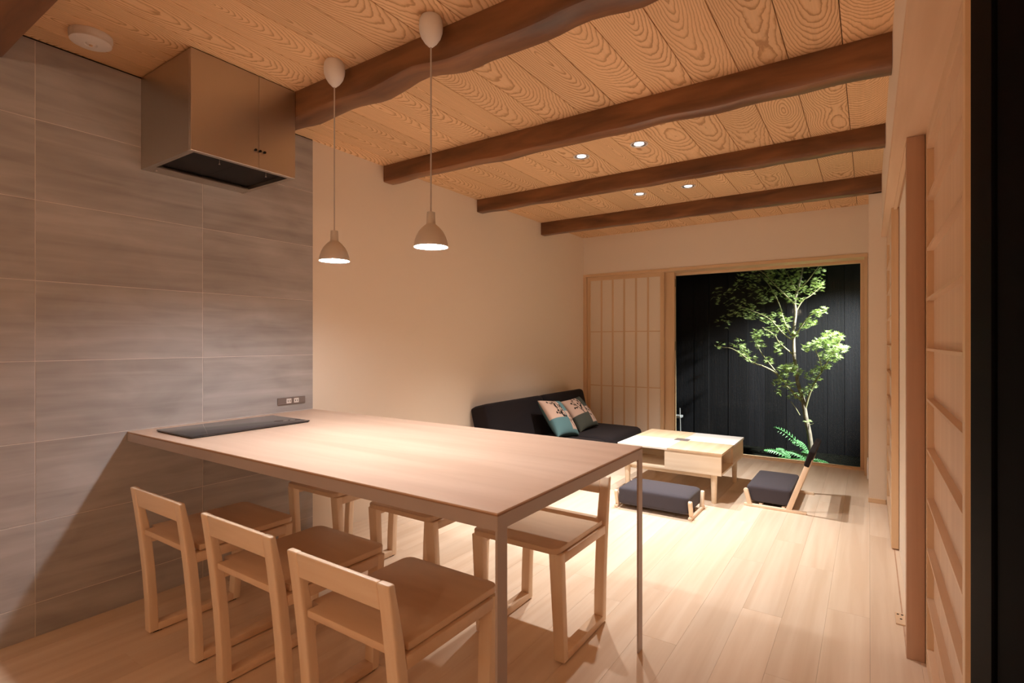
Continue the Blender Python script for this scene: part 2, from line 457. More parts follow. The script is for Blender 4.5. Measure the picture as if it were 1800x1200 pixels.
# ================================================================== THE SETTING
# ---- floor
floor = struct(box('floor', -2.75, XN + .1, YB - .1, 5.47, -.12, -.022, M_DARKGAP), 'pale wooden plank floor', 'floor')
PW = .1455
col0 = -.0 + .002
k = 0
x_right = col0 + 8 * PW
xs = [col0 + i * PW for i in range(-19, 9)]
for i, xa in enumerate(xs):
    xb = xa + PW
    xa_, xb_ = max(xa, -2.72), min(xb, XN)
    if xb_ - xa_ < .01: continue
    y = YB - rnd.random() * 1.2
    ymax = 5.44 if xa_ < .24 else .5
    while y < ymax:
        ln = rnd.uniform(.9, 1.9)
        ya, yb = max(y, YB), min(y + ln, ymax)
        if ymax - yb < .12: yb = ymax
        if yb - ya > .02:
            box('plank', xa_ + .0002, xb_ - .0002, ya + .0002, yb - .0002, -.022, rnd.uniform(-.0003, 0), M_FLOOR, floor, .0003, 1, centre=True)
        y = yb if yb == ymax else y + ln

# ---- ceiling boards (each bay between two beams has its own boards)
ceiling = struct(box('ceiling', -2.75, XN + .1, YB - .1, YF + .05, ZC + .014, ZC + .10, M_DARKGAP), 'cedar board ceiling with bold cathedral grain', 'ceiling')
CW = .1835
bays = [(YB, -1.4), (-1.4, -.45), (-.45, .50), (.50, 1.50), (1.50, 2.42), (2.42, 3.39), (3.39, 4.38), (4.38, YF)]
for ya, yb in bays:
    for i in range(-15, 7):
        xa = -.084 + i * CW; xb = xa + CW
        if ya >= .5 and xa > .07: continue
        xa_, xb_ = max(xa, -2.70), min(xb, XN if ya < .5 else .12)
        if xb_ - xa_ < .02: continue
        box('board', xa_ + .0013, xb_ - .0013, ya + .0005, yb - .0005, ZC + rnd.uniform(0, .0008), ZC + .014, M_CEIL, ceiling, .0012, 1, centre=True)

# ---- left wall: plaster with a tiled kitchen part
wall_left = struct(box('wall_left', XW - .12, XW, YB, YF + .2, -.02, ZC + .01, M_PLASTER), 'cream plaster wall with a grey tiled kitchen end', 'wall')
bed = box('tile_bed', XW, XT - .0014, -1.75, 1.840, 0, ZC - .006, M_GROUT, wall_left)
zj = [0.0] + [.125 + .3005 * i for i in range(0, 7)] + [ZC - .006]
yj = [-1.749, -1.149, -.549, .051, .651, 1.251, 1.840]
for a, b_ in zip(zj, zj[1:]):
    for c, d in zip(yj, yj[1:]):
        box('tile', XT - .006, XT + rnd.uniform(-.0003, .0003), c + .0013, d - (.0013 if d < 1.83 else 0), a + .0013, b_ - .0013, M_TILE, wall_left, .0006, 1, centre=True)
box('edge_gap', XT - .012, XT - .002, -1.75, 1.84, ZC - .006, ZC - .0005, M_DARKGAP, wall_left)

# ---- far wall around the garden opening
OX0, OX1, OZ = -2.59, -.012, 1.825        # opening
bm = bmesh.new()
add_box(bm, XW - .1, .25, YF, YF + .22, OZ, ZC + .01)
add_box(bm, OX1, .25, YF, YF + .22, 0, OZ)
wall_far = struct(finish(bm, 'wall_far', M_PLASTER), 'cream plaster wall above the garden window', 'wall')

# ---- wing wall beside the window, header and doors on the other long side
bm = bmesh.new()
add_box(bm, -.004, .25, 4.388, 4.425, 0, ZC - .118)
add_box(bm, -.004, .25, 4.425, YF, 0, ZC + .005)
wall_wing = struct(finish(bm, 'wall_wing', M_PLASTER), 'short cream plaster wing wall under the beam beside the window', 'wall')
bb = struct(box('baseboard_wing', -.006, .094, 4.380, 4.388, 0, .030, M_HINOKIX, None, .001, 1), 'thin wooden baseboard at the foot of the wing wall', 'baseboard')
bm = bmesh.new()
add_box(bm, XR, .25, .45, 4.388, ZS + .03, ZC + .01)
add_box(bm, .131, .25, 2.35, 4.388, 0, ZS)
add_box(bm, .20, .25, .45, 2.35, 0, ZS + .03)
wall_right = struct(finish(bm, 'wall_right', M_PLASTER), 'cream plaster wall over and behind the sliding doors', 'wall')
head = struct(box('trim_1', XR - .003, .20, .45, 4.388, ZS, ZS + .03, M_HINOKIY, None, .001, 1), 'pale wooden lintel over the sliding doors', 'trim')
box('track', .1065, .121, 2.36, 3.455, ZS - .012, ZS, M_HINOKIY, head)
wb = struct(box('wall_back', -2.75, XN + .1, YB - .1, YB, -.02, ZC + .01, M_PLASTER), 'plaster wall at the kitchen end', 'wall')
wn = struct(box('wall_passage', XN, XN + .1, YB, .55, -.02, ZC + .01, M_PLASTER), 'plaster wall of the passage', 'wall')
wr = struct(box('wall_return', .26, XN, .45, .55, -.02, ZC + .01, M_PLASTER), 'plaster return wall beside the black door frame', 'wall')

# ---- post at the end of the near sliding door
struct(box('trim_2', .107, .159, 2.295, 2.35, 0, ZS, M_POST, None, .002, 2), 'brown wooden post between the two sliding doors', 'post')

# ---- shoji doors on the right
def side_shoji(name, label, xf, y0, y1, z0, z1, bars, depth, wood, thick=.032, stile=.035, panel=None):
    t = thing(name, label, 'sliding door', (xf, y0, 0)); t['kind'] = 'structure'
    L_ = y1 - y0
    box('stile', 0, thick, 0, stile, z0, z1, wood, t, .001, 1)
    box('stile', 0, thick, L_ - stile, L_, z0, z1, wood, t, .001, 1)
    box('rail', 0, thick, stile, L_ - stile, z1 - .062, z1, M_HINOKIY, t, .001, 1)
    box('rail', 0, thick, stile, L_ - stile, z0, bars[0], M_HINOKIY, t, .001, 1)
    box('paper', depth, depth + .002, stile, L_ - stile, bars[0], z1 - .062, panel or M_PAPER, t)
    for z in bars[1:]:
        box('muntin', 0, depth, stile, L_ - stile, z - .0045, z + .0045, M_HINOKIY, t)
    return t
bars = [.068 + .1675 * i for i in range(10)]
side_shoji('door_1', 'sliding paper screen with level wooden bars beside the black frame', .160, 1.40, 2.293, 0.004, ZS, bars, .019, M_HINOKI, panel=M_VENEER)
side_shoji('door_2', 'thin sliding paper screen between the brown post and the wing wall', .097, 3.457, 4.379, .006, ZS - .002, bars, .016, M_HINOKI)
gap = struct(box('trim_3', .108, .1125, 2.36, 3.455, 0, .0008, M_POST), 'narrow floor track of the sliding door', 'floor track')
g = thing('floor_guide', 'small metal door guide on the floor track by the brown post', 'door guide', (.102, 2.60, 0))
box('plate', -.016, .016, -.05, .05, .0005, .006, M_HINOKIY, g, .001, 1)
for px_, py_ in ((-.007, .035), (.007, .035), (.002, -.005)):
    lathe_obj('screw_hole', [(0, .0065), (.0045, .0065), (.0045, .005)], M_BLACK, g, (px_, py_, 0), 10)

# ---- black door frame next to the camera
bf = thing('door_3', 'black painted door frame beside the paper screen', 'door frame', (.112, .45, 0)); bf['kind'] = 'structure'
box('jamb', 0, .10, .332, .48, 0, ZC, M_BLACK2, bf, .002, 1)
box('jamb', .004, .10, .205, .328, 0, ZC, M_BLACK, bf, .002, 1)
box('jamb', .001, .10, .0, .20, 0, ZC, M_BLACK, bf, .002, 1)
box('backing', .02, .13, .0, .48, 0, ZC, M_BLACK, bf)

# ---- garden window: frame, stacked shoji, glass door
win = thing('window_1', 'wide garden window in a pale wooden frame', 'window', (0, YF, 0)); win['kind'] = 'structure'
box('frame_head', OX0, OX1, -.008, .23, OZ - .028, OZ, M_HINOKIX, win, .001, 1)
box('frame_jamb', OX0, OX0 + .030, -.008, .23, 0, OZ - .028, M_HINOKI, win, .001, 1)
box('frame_jamb', OX1 - .022, OX1, -.008, .23, 0, OZ - .028, M_HINOKI, win, .001, 1)
box('sill', OX0 + .03, OX1 - .022, .17, .24, -.03, .012, M_HINOKIX, win, .001, 1)
gd = box('glass_door_rail', -1.69, -.034, .195, .225, OZ - .053, OZ - .028, M_HINOKIX, win, .001, 1)
box('glass_door_rail', -1.69, -.034, .195, .225, .012, .020, M_HINOKIX, win, .001, 1)
box('glass_door_stile', -.064, -.034, .195, .225, .02, OZ - .053, M_HINOKI, win, .001, 1)
ls = box('glass_door_stile', -1.70, -1.648, .195, .225, .02, OZ - .053, M_HINOKI, win, .001, 1)
box('pull', -1.656, -1.646, .188, .196, 1.01, 1.10, M_BLACK, ls)
box('pull', -1.656, -1.646, .188, .196, 1.66, 1.74, M_BLACK, ls)
box('glass', -1.648, -.064, .207, .213, .02, OZ - .053, M_GLASS, win)
box('backboard', OX0 + .03, -1.70, .20, .215, .012, OZ - .028, M_HINOKI, win)

def far_shoji(name, label, x0, x1, y, n_v, zs, stile=.035):
    t = thing(name, label, 'paper screen', (x0, y, 0)); t['kind'] = 'structure'
    W = x1 - x0; z0, z1 = .012, OZ - .028
    box('stile', 0, stile, 0, .028, z0, z1, M_HINOKI, t, .001, 1)
    box('stile', W - stile, W, 0, .028, z0, z1, M_HINOKI, t, .001, 1)
    box('rail', stile, W - stile, 0, .028, z1 - .04, z1, M_HINOKIX, t, .001, 1)
    box('rail', stile, W - stile, 0, .028, z0, z0 + .07, M_HINOKIX, t, .001, 1)
    box('paper', stile, W - stile, .012, .014, z0 + .07, z1 - .04, M_PAPER, t)
    for k in range(1, n_v + 1):
        xc = stile + (W - 2 * stile) * k / (n_v + 1)
        box('muntin', xc - .010, xc + .010, .008, .012, z0 + .07, z1 - .04, M_HINOKI, t)
    for z in zs: box('muntin', stile, W - stile, .0085, .012, z - .005, z + .005, M_HINOKIX, t)
    return t
far_shoji('door_4', 'paper screen of tall narrow panes by the sofa', OX0 + .032, -1.715, YF + .03, 5, (1.205, .628))
far_shoji('door_5', 'second paper screen stacked behind the one by the sofa', OX0 + .05, -1.628, YF + .095, 5, (1.205, .628), .10)

# ---- garden
ground = struct(box('ground', -4, 2.5, 5.49, 6.6, -.25, -.06, M_SOIL), 'dark garden soil outside the window', 'ground')
gw = struct(box('wall_garden', -4, 2.5, 6.40, 6.5, -.1, 3.2, M_DARKGAP), 'charred black cedar board fence wall behind the maple', 'wall')
x = -3.4
while x < 1.6:
    w = rnd.choice((.15, .17, .19, .21))
    box('board', x + .001, x + w - .001, 6.385 + rnd.uniform(-.005, .003), 6.402, -.08, 3.2, M_CHAR, gw, .002, 1, centre=True)
    x += w

# ================================================================== BEAMS
def beam(label, y0, wd, h0, h1, x0, x1, crook=0.0, seed=0, mat=M_BEAM):
    bm = bmesh.new()
    n = 46; prof_n = 20
    rings = []
    for i in range(n + 1):
        t = i / n; x = x0 + (x1 - x0) * t
        h = h0 + (h1 - h0) * t
        ring = []
        w1 = noise.noise(Vector((x * 1.6, seed, 0)))
        w2 = noise.noise(Vector((x * 4.5, seed + 7, 0)))
        hh = h + crook * (.55 * w1 + .5 * w2) + .003 * w2
        ww = wd + crook * .35 * w2
        c = .004 + .25 * crook
        sec = [(0, 0), (0, -hh * .35), (0, -hh * .7), (0, -hh + c), (c * .3, -hh + c * .3), (c, -hh), (ww * .5, -hh - .02 * crook * 8), (ww - c, -hh), (ww - c * .3, -hh + c * .3), (ww, -hh + c), (ww, -hh * .5), (ww, 0)]
        for j, (yy, zz) in enumerate(sec):
            dn = noise.noise(Vector((x * 9, yy * 30, zz * 30 + seed))) * (.0015 + .03 * crook) if zz < 0 else 0
            ring.append(bm.verts.new((x - x0, yy + (dn if 0 < j < 11 else 0), zz + (dn if 3 < j < 9 else 0))))
        rings.append(ring)
    for A, B in zip(rings, rings[1:]):
        m_ = len(A)
        for k in range(m_): bm.faces.new((A[k], A[(k + 1) % m_], B[(k + 1) % m_], B[k]))
    bm.faces.new(rings[0]); bm.faces.new(rings[-1])
    o = finish(bm, 'ceiling_beam', mat, None, (x0, y0, ZC), angle=28)
    return tag(o, label, 'beam', 'dark ceiling beams')
beam('dark beam over the kitchen end, before the smoke alarm', .455, .105, .11, .11, XT + .001, XN, 0, 1)
beam('crooked dark log beam running behind the pendant lamps', 1.443, .115, .118, .105, XT + .001, XR - .001, .036, 5)
beam('dark beam next to the crooked one, before the pair of downlights', 2.372, .088, .100, .122, XW + .001, XR - .001, .012, 11)
beam('dark beam between the two pairs of downlights', 3.352, .078, .098, .102, XW + .001, XR - .001, .008, 17)
beam('darkest beam closest to the garden window', 4.342, .076, .112, .112, XW + .001, XR - .001, .004, 23)

# ================================================================== DINING TABLE
TX1, TY0, TY1, TZ = -.675, .947, 1.841, .724
t = thing('dining_table', 'long wood-topped table with thin steel legs fixed to the tiled wall', 'table', (-1.6, 1.39, 0))
def tbox(name, x0, x1, y0, y1, z0, z1, mat, bev=0.0, par=None):
    bx, by = -1.6, 1.39
    return box(name, x0 - bx, x1 - bx, y0 - by, y1 - by, z0, z1, mat, par or t, bev, 1)
tbox('table_top', XT + .0015, TX1, TY0, TY1, TZ - .004, TZ, M_TABLE, .0008)
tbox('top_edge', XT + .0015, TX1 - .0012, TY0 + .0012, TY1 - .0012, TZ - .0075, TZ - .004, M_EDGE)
tbox('apron', XT + .0015, TX1, TY0, TY0 + .006, TZ - .040, TZ - .0075, M_STEEL)
tbox('apron', XT + .0015, TX1, TY1 - .006, TY1, TZ - .040, TZ - .0075, M_STEEL)
tbox('apron', TX1 - .006, TX1, TY0 + .006, TY1 - .006, TZ - .040, TZ - .0075, M_STEEL)
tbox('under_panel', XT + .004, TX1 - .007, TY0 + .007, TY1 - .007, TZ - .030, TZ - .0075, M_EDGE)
tbox('leg', TX1 - .0065, TX1 + .0003, TY0 - .0003, TY0 + .038, 0, TZ - .0078, M_STEEL, .0008)
tbox('leg', TX1 - .0065, TX1 + .0003, TY1 - .038, TY1 + .0003, 0, TZ - .0078, M_STEEL, .0008)

c = thing('induction_cooktop', 'black glass induction cooktop set on the table by the tiled wall', 'cooktop', (-2.315, 1.27, TZ))
box('glass_plate', -.150, .150, -.26, .26, .003, .0095, M_GLASSTOP, c, .0018, 2)
box('gasket', -.146, .146, -.256, .256, .0003, .003, M_BLACK, c)
o = thing('power_outlet', 'slim grey double power outlet on the tiled wall above the table', 'outlet', (XT, 1.7055, .7835))
box('plate', .0005, .009, -.0815, .0815, -.018, .018, M_OUTLET, o, .0015, 1)
for yc in (-.018, .026):
    s_ = box('socket', .009, .0105, yc - .0145, yc + .0145, -.0125, .0125, M_WHITE, o, .001, 1)
    for d in (-.006, .006):
        box('slot', .0105, .011, yc + d - .0014, yc + d + .0014, -.005, .004, M_BLACK, s_)

# ================================================================== RANGE HOOD
hx0, hx1, hy0, hy1, hz = XT + .001, -2.145, .997, 1.4405, 1.832
h = thing('range_hood', 'boxy brushed steel range hood hanging from the ceiling over the cooktop', 'range hood', ((hx0 + hx1) / 2, (hy0 + hy1) / 2, hz))
bx, by = h.location.x, h.location.y
def hbox(name, x0, x1, y0, y1, z0, z1, mat, bev=0.0, par=None):
    return box(name, x0 - bx, x1 - bx, y0 - by, y1 - by, z0 - hz, z1 - hz, mat, par or h, bev, 1)
ZT = ZC - .004
ym = 1.270
hbox('front_panel', hx1 - .012, hx1, hy0, ym - .0006, hz, ZT, M_HOOD, .0008)
hbox('front_panel', hx1 - .012, hx1, ym + .0006, hy1, hz, ZT, M_HOOD, .0008)
hbox('side_panel', hx0, hx1 - .012, hy0, hy0 + .010, hz, ZT, M_HOOD, .0008)
hbox('side_panel', hx0, hx1 - .012, hy1 - .010, hy1, hz, ZT, M_HOOD, .0008)
hbox('lid', hx0, hx1 - .012, hy0 + .01, hy1 - .01, ZT - .01, ZT, M_DARKGAP)
hbox('ceiling_gap', hx0 + .004, hx1 - .003, hy0 + .004, hy1 - .004, ZT, ZC - .0005, M_DARKGAP)
hbox('rear_flange', hx0, hx0 + .085, hy0 + .01, hy1 - .01, hz + .001, hz + .006, M_HOOD)
hbox('lip', hx1 - .024, hx1 - .012, hy0 + .01, hy1 - .01, hz, hz + .02, M_HOOD)
hbox('lip', hx0 + .085, hx1 - .024, hy0 + .010, hy0 + .022, hz, hz + .02, M_HOOD)
hbox('lip', hx0 + .085, hx1 - .024, hy1 - .022, hy1 - .010, hz, hz + .02, M_HOOD)
hbox('filter', hx0 + .080, hx1 - .024, hy0 + .022, 1.2185, hz + .016, hz + .022, M_FILTER)
hbox('filter', hx0 + .080, hx1 - .024, 1.2195, hy1 - .022, hz + .016, hz + .022, M_FILTER)
for yy in (1.13, 1.33):
    lathe_obj('filter_clip', [(0, -.012), (.004, -.012), (.004, -.009), (.0015, -.008), (.0015, .016)], M_ALU, h, (hx1 - .05 - bx, yy - by, 0), 10)
for yy in (1.04, 1.38):
    lathe_obj('screw', [(0, -.002), (.004, -.002), (.004, .001)], M_STEEL, h, (hx0 + .04 - bx, yy - by, 0), 10)
for yy in (1.252, 1.272, 1.292):
    bm = bmesh.new(); lathe(bm, [(0, .011), (.004, .011), (.0055, .007), (.004, .003), (.004, -.0005)], 12)
    bmesh.ops.rotate(bm, verts=bm.verts, cent=(0, 0, 0), matrix=Matrix.Rotation(R(90), 3, 'Y'))
    bmesh.ops.translate(bm, verts=bm.verts, vec=(hx1 - bx, yy - by, 1.905 - hz))
    finish(bm, 'knob', M_FILTER, h)

# ================================================================== CEILING FITTINGS
t = thing('smoke_alarm', 'round white smoke alarm on the ceiling boards above the tiled wall', 'smoke alarm', (-2.375, .757, ZC))
lathe_obj('base', [(0, 0), (.066, 0), (.066, -.014), (.062, -.022), (0, -.022)], M_WHITE, t, n=40)
lathe_obj('cover', [(.062, -.022), (.064, -.023), (.063, -.029), (.055, -.033), (.020, -.036), (.016, -.033), (.012, -.037), (0, -.038)], M_WHITE, t, n=40)
lathe_obj('button', [(.006, -.037), (.005, -.041), (0, -.041)], M_HINOKI, t, n=14)

M_BULB = emit('pendant_bulb_glow', (1.0, .97, .945), PENDANT_L)
def pendant(label, x, y, zrim):
    p = thing('pendant_lamp', label, 'pendant lamp', (x, y, ZC), 0, 'white pendant lamps over the table')
    lathe_obj('ceiling_rose', [(0, 0), (.034, 0), (.0395, -.012), (.0415, -.034), (.040, -.052), (.034, -.070), (.022, -.088), (.009, -.101), (.004, -.104), (0, -.104)], M_WHITE, p, n=40)
    zr = zrim - ZC
    bm = bmesh.new(); tube(bm, [(0, 0, -.10), (0, 0, zr + .118)], .0028, 8); finish(bm, 'cord', M_CORD, p)
    outer = [(.0125, .121), (.0140, .121), (.0150, .105), (.0160, .081), (.0185, .078), (.030, .068), (.042, .054), (.051, .037), (.0565, .020), (.0590, .006), (.0595, 0)]
    inner = [(.0580, 0), (.0575, .006), (.0550, .020), (.0495, .036), (.0405, .052), (.029, .065), (.015, .074), (.0, .075)]
    lathe_obj('shade', [(0, .121)] + outer + inner[:1], M_LAMPOUT, p, (0, 0, zr), 48, angle=50)
    lathe_obj('shade_lining', inner, M_LAMPIN, p, (0, 0, zr), 48, angle=60)
    lathe_obj('bulb', [(0, .008), (.012, .0095), (.022, .016), (.027, .027), (.027, .036), (.021, .048), (.014, .058), (.012, .074)], M_BULB, p, (0, 0, zr), 24, angle=60)
    return p
pendant('white bell pendant lamp hanging over the cooktop end of the table', -1.787, 1.376, 1.424)
pendant('white bell pendant lamp hanging over the middle of the long table', -1.265, 1.376, 1.428)

M_LED = emit('downlight_led', (.90, .95, 1), 1.0)
def downlight(label, x, y, watts, col, size, blend, group):
    d = thing('downlight', label, 'downlight', (x, y, ZC), 0, group)
    lathe_obj('trim_ring', [(.046, .0006), (.050, -.0005), (.050, -.003), (.044, -.004), (.040, -.001), (.040, .002)], M_WHITE, d, n=32)
    lathe_obj('reflector', [(.042, -.0028), (.036, -.0005), (.0, -.0005)], M_ALU, d, n=32)
    lathe_obj('led', [(0, -.0020), (.026, -.0020), (.028, -.0008)], M_LED, d, n=24)
    spot('beam_light', (0, 0, -.012), watts, col, size, blend, .022, d)
    return d
GD = 'small recessed ceiling downlights'
downlight('recessed downlight in the bay after the crooked beam, closer to the plaster wall', -1.454, 2.92, DOWN_W, WHITE, 86, 1.0, GD)
downlight('recessed downlight in the bay after the crooked beam, closer to the sliding doors', -1.090, 2.92, DOWN_W, WHITE, 86, 1.0, GD)
downlight('recessed downlight in the bay before the window beam, closer to the sliding doors', -1.090, 3.912, DOWN_W, WHITE, 86, 1.0, GD)
downlight('recessed downlight in the bay before the window beam, closer to the plaster wall', -1.455, 3.912, DOWN_W, WHITE, 86, 1.0, GD)
M_FILLGLOBE = emit('fill_globe_glow', WARM, FILL_L)
def globe(label, x, y, z):  # out-of-view globe added as warm fill for the near side of the room
    p = thing('fill_globe', label, 'pendant lamp', (x, y, ZC), 0, 'added fill globes at the kitchen end')
    lathe_obj('ceiling_rose', [(0, 0), (.045, 0), (.045, -.018), (0, -.022)], M_WHITE, p, n=24)
    bm = bmesh.new(); tube(bm, [(0, 0, -.02), (0, 0, z - ZC + .085)], .003, 8); finish(bm, 'cord', M_CORD, p)
    lathe_obj('globe', [(.085 * math.sin(R(a)), .085 * math.cos(R(a))) for a in range(0, 181, 12)], M_FILLGLOBE, p, (0, 0, z - ZC), 24, angle=90)
globe('added warm fill globe over the kitchen end, closer to the tiled wall', -1.25, -1.45, 1.72)
globe('added warm fill globe over the kitchen end, closer to the passage', .05, -1.65, 1.72)

# ================================================================== CHAIRS
def make_chair():
    t = thing('dining_chair', '', 'chair')

    def post_y(z):          # rear face of the rear post: upright to the seat, then leaning back
        return -.050 * (z / .56) ** 1.7
    zs = [.004, .12, .24, .34, .42, .48, .52, .548, .560]
    for s in (-1, 1):
        xa, xb = (s * .190, s * .150)
        x0, x1 = min(xa, xb), max(xa, xb)
        # rear post: polygon in the YZ plane
        back = [(post_y(z), z) for z in zs]; front = [(post_y(z) + (.033 if z < .4 else .032 - .012 * (z - .4) / .16), z) for z in zs]
        prism_obj('rear_post', back + front[::-1], 0, x0, x1, M_CHAIR, t, .005, 3)
        # front leg: leans slightly forward to the seat and widens on the inside
        bm = bmesh.new()
        yb0, yb1, yt0, yt1 = .316, .346, .340, .372
        xi0, xi1, xo = s * .150, s * .142, s * .190
        V = [bm.verts.new(p) for p in ((xi0, yb0, .004), (xo, yb0, .004), (xo, yb1, .004), (xi0, yb1, .004), (xi1, yt0, .380), (xo, yt0, .380), (xo, yt1, .380), (xi1, yt1, .380))]
        for q in ((0, 1, 2, 3), (4, 5, 6, 7), (0, 1, 5, 4), (1, 2, 6, 5), (2, 3, 7, 6), (3, 0, 4, 7)): bm.faces.new([V[i] for i in q])
        bmesh.ops.recalc_face_normals(bm, faces=list(bm.faces)); bevel(bm, .004, 2)
        finish(bm, 'front_leg', M_CHAIR, t)
        box('floor_runner', x0, x1, .030, .318, .004, .032, M_CHAIRY, t, .003, 2)
        prism_obj('seat_rail', [(.008, .346), (.343, .346), (.345, .379), (.006, .379)], 0, x0, x1, M_CHAIRY, t, .003, 2)
        for yy in (.03, .318):
            box('foot_pad', x0 + .006, x1 - .006, yy - .014, yy + .014, 0, .0045, M_BLACK, t)
    # back rail between the posts
    zb = [.492, .505, .52, .54, .553, .560]
    back = [(post_y(z) + .001, z) for z in zb]; front = [(post_y(z) + .024 - .008 * (z - .492) / .068, z) for z in zb]
    prism_obj('back_rail', back + front[::-1], 0, -.1502, .1502, M_CHAIRX, t, .004, 3)
    # seat board with rounded front corners and a tongue between the posts
    pts = [(-.148, -.018), (.148, -.018), (.148, .020), (.182, .020)]
    rr = .03; yf = .386
    for k in range(7):
        a = R(k * 15); pts.append((.182 - rr + rr * math.cos(a), yf - rr + rr * math.sin(a)))
    for k in range(7):
        a = R(90 + k * 15); pts.append((-.182 + rr + rr * math.cos(a), yf - rr + rr * math.sin(a)))
    pts += [(-.182, .020), (-.148, .020)]
    prism_obj('seat', pts, 2, .3815, .402, M_CHAIRY, t, .004, 2)
    return t
GC = 'wooden chairs around the long table'
proto = make_chair()
spots_ = [
    ((-2.090, .895, 0), 0.0, 'low wooden chair beside the tiled wall, back turned to the kitchen end'),
    ((-1.560, .890, 0), 0.0, 'middle low wooden chair of the row with backs turned to the kitchen end'),
    ((-1.068, .868, 0), 0.0, 'low wooden chair at the steel-leg end, back turned to the kitchen end'),
    ((-2.215, 1.945, 0), math.pi, 'low wooden chair on the sofa side of the table, closest to the plaster wall'),
    ((-1.625, 1.945, 0), math.pi, 'middle low wooden chair on the sofa side of the table'),
    ((-1.049, 1.943, 0), math.pi, 'low wooden chair on the sofa side, at the steel-leg end of the table'),
]
for i, (loc, rz, lab) in enumerate(spots_):
    ch = proto if i == 0 else copy_tree(proto)
    ch.location = loc; ch.rotation_euler = (0, 0, rz)
    tag(ch, lab, 'chair', GC)

# ================================================================== LOW TABLE
LX0, LX1, LY0, LY1, LZ = -1.556, -.815, 3.722, 4.472, .350
t = thing('low_table', 'square pale wood low table with open compartments and round legs', 'table', ((LX0 + LX1) / 2, (LY0 + LY1) / 2, 0))
cx, cy = t.location.x, t.location.y
hw, hd = (LX1 - LX0) / 2, (LY1 - LY0) / 2
for sx in (0, 1):
    for sy in (0, 1):
        mat = M_PANELSHEEN if sx == sy else M_LOWY
        box('top_panel', -hw if sx == 0 else .0004, 0 if sx == 0 else hw, -hd if sy == 0 else .0004, 0 if sy == 0 else hd, LZ - .016, LZ, mat, t, .0018, 2)
box('cable_flap', -.052, .052, -.045, .045, LZ - .001, LZ + .0016, M_OUTLET, t)
b0, b1 = .197, LZ - .016
iw, idp = hw - .006, hd - .006
box('bottom_board', -iw, iw, -idp, idp, b0, b0 + .014, M_LOW, t, .001, 1)
box('drawer_front', -.02, iw, -idp, -idp + .014, b0 + .014, b1, M_LOW, t, .001, 1)
box('drawer_front', -iw, .02, idp - .014, idp, b0 + .014, b1, M_LOW, t, .001, 1)
box('side_panel', iw - .014, iw, .0, idp - .0, b0 + .014, b1, M_LOWY, t, .001, 1)
box('side_panel', -iw, -iw + .014, -idp, .0, b0 + .014, b1, M_LOWY, t, .001, 1)
box('divider', -.02, -.006, -idp + .014, idp - .014, b0 + .014, b1, M_LOW, t)
box('divider', -iw + .014, iw - .014, -.007, .007, b0 + .014, b1, M_LOW, t)
box('under_rail', -iw + .06, iw - .06, -idp + .055, -idp + .075, b0 - .035, b0, M_LOW, t, .001, 1)
box('under_rail', -iw + .06, iw - .06, idp - .075, idp - .055, b0 - .035, b0, M_LOW, t, .001, 1)
for sx in (-1, 1):
    for sy in (-1, 1):
        lathe_obj('leg', [(0, 0), (.015, 0), (.016, .003), (.021, .17), (.021, b0), (0, b0)], M_LOW, t, (sx * (hw - .062), sy * (hd - .045), 0), 20)

# ================================================================== LEGLESS FLOOR CHAIRS
def floor_chair(label, loc, rz, width, depth, back):
    """front at -X local, back at +X local, width along Y"""
    t = thing('floor_chair', label, 'floor chair', loc, rz, 'legless floor chairs by the low table')
    hw_ = width / 2
    for s in (-1, 1):
        y0_, y1_ = sorted((s * hw_, s * (hw_ - .022)))
        box('floor_runner', 0, depth + .005, y0_, y1_, 0, .018, M_CHAIRX, t, .003, 2)
        prism_obj('front_post', [(.022, .012), (.052, .012), (.024, .112), (.012, .118), (.0, .114), (-.004, .104)], 1, y0_, y1_, M_CHAIR, t, .004, 2)
        if back:
            prism_obj('back_post', [(depth - .115, .014), (depth - .080, .014), (depth + .038, .352), (depth + .026, .362), (depth + .010, .358)], 1, y0_ + (.001), y1_ - .001, M_CHAIR, t, .004, 2)
        else:
            prism_obj('rear_post', [(depth - .052, .012), (depth - .022, .012), (depth + .004, .104), (depth + .0, .114), (depth - .012, .118), (depth - .024, .112)], 1, y0_, y1_, M_CHAIR, t, .004, 2)
    box('cross_bar', .09, .11, -hw_ + .022, hw_ - .022, .004, .024, M_CHAIRY, t, .002, 1)
    box('cross_bar', depth - .14, depth - .12, -hw_ + .022, hw_ - .022, .004, .024, M_CHAIRY, t, .002, 1)
    d1 = depth - (.078 if back else .0)
    soft_box('seat_cushion', .012 if back else .006, d1 - .006, -hw_ + .024, hw_ - .024, .026, .138, M_ZAB, t, r=.020, puff=.006)
    if back:
        tl = Matrix.Rotation(R(19), 3, 'Y')
        soft_box('back_pad', depth + .020 - .018, depth + .020 + .018, -hw_ - .004, hw_ + .004, .300, .410, M_SOFA, t, r=.012, tilt=tl)
    return t
floor_chair('charcoal floor chair with a raised backrest beside the low table', (-.700, 4.110, 0), 0, .555, .365, True)
floor_chair('charcoal floor chair without a backrest between the dining and low tables', (-1.155, 3.310, 0), math.pi / 2, .505, .315, False)

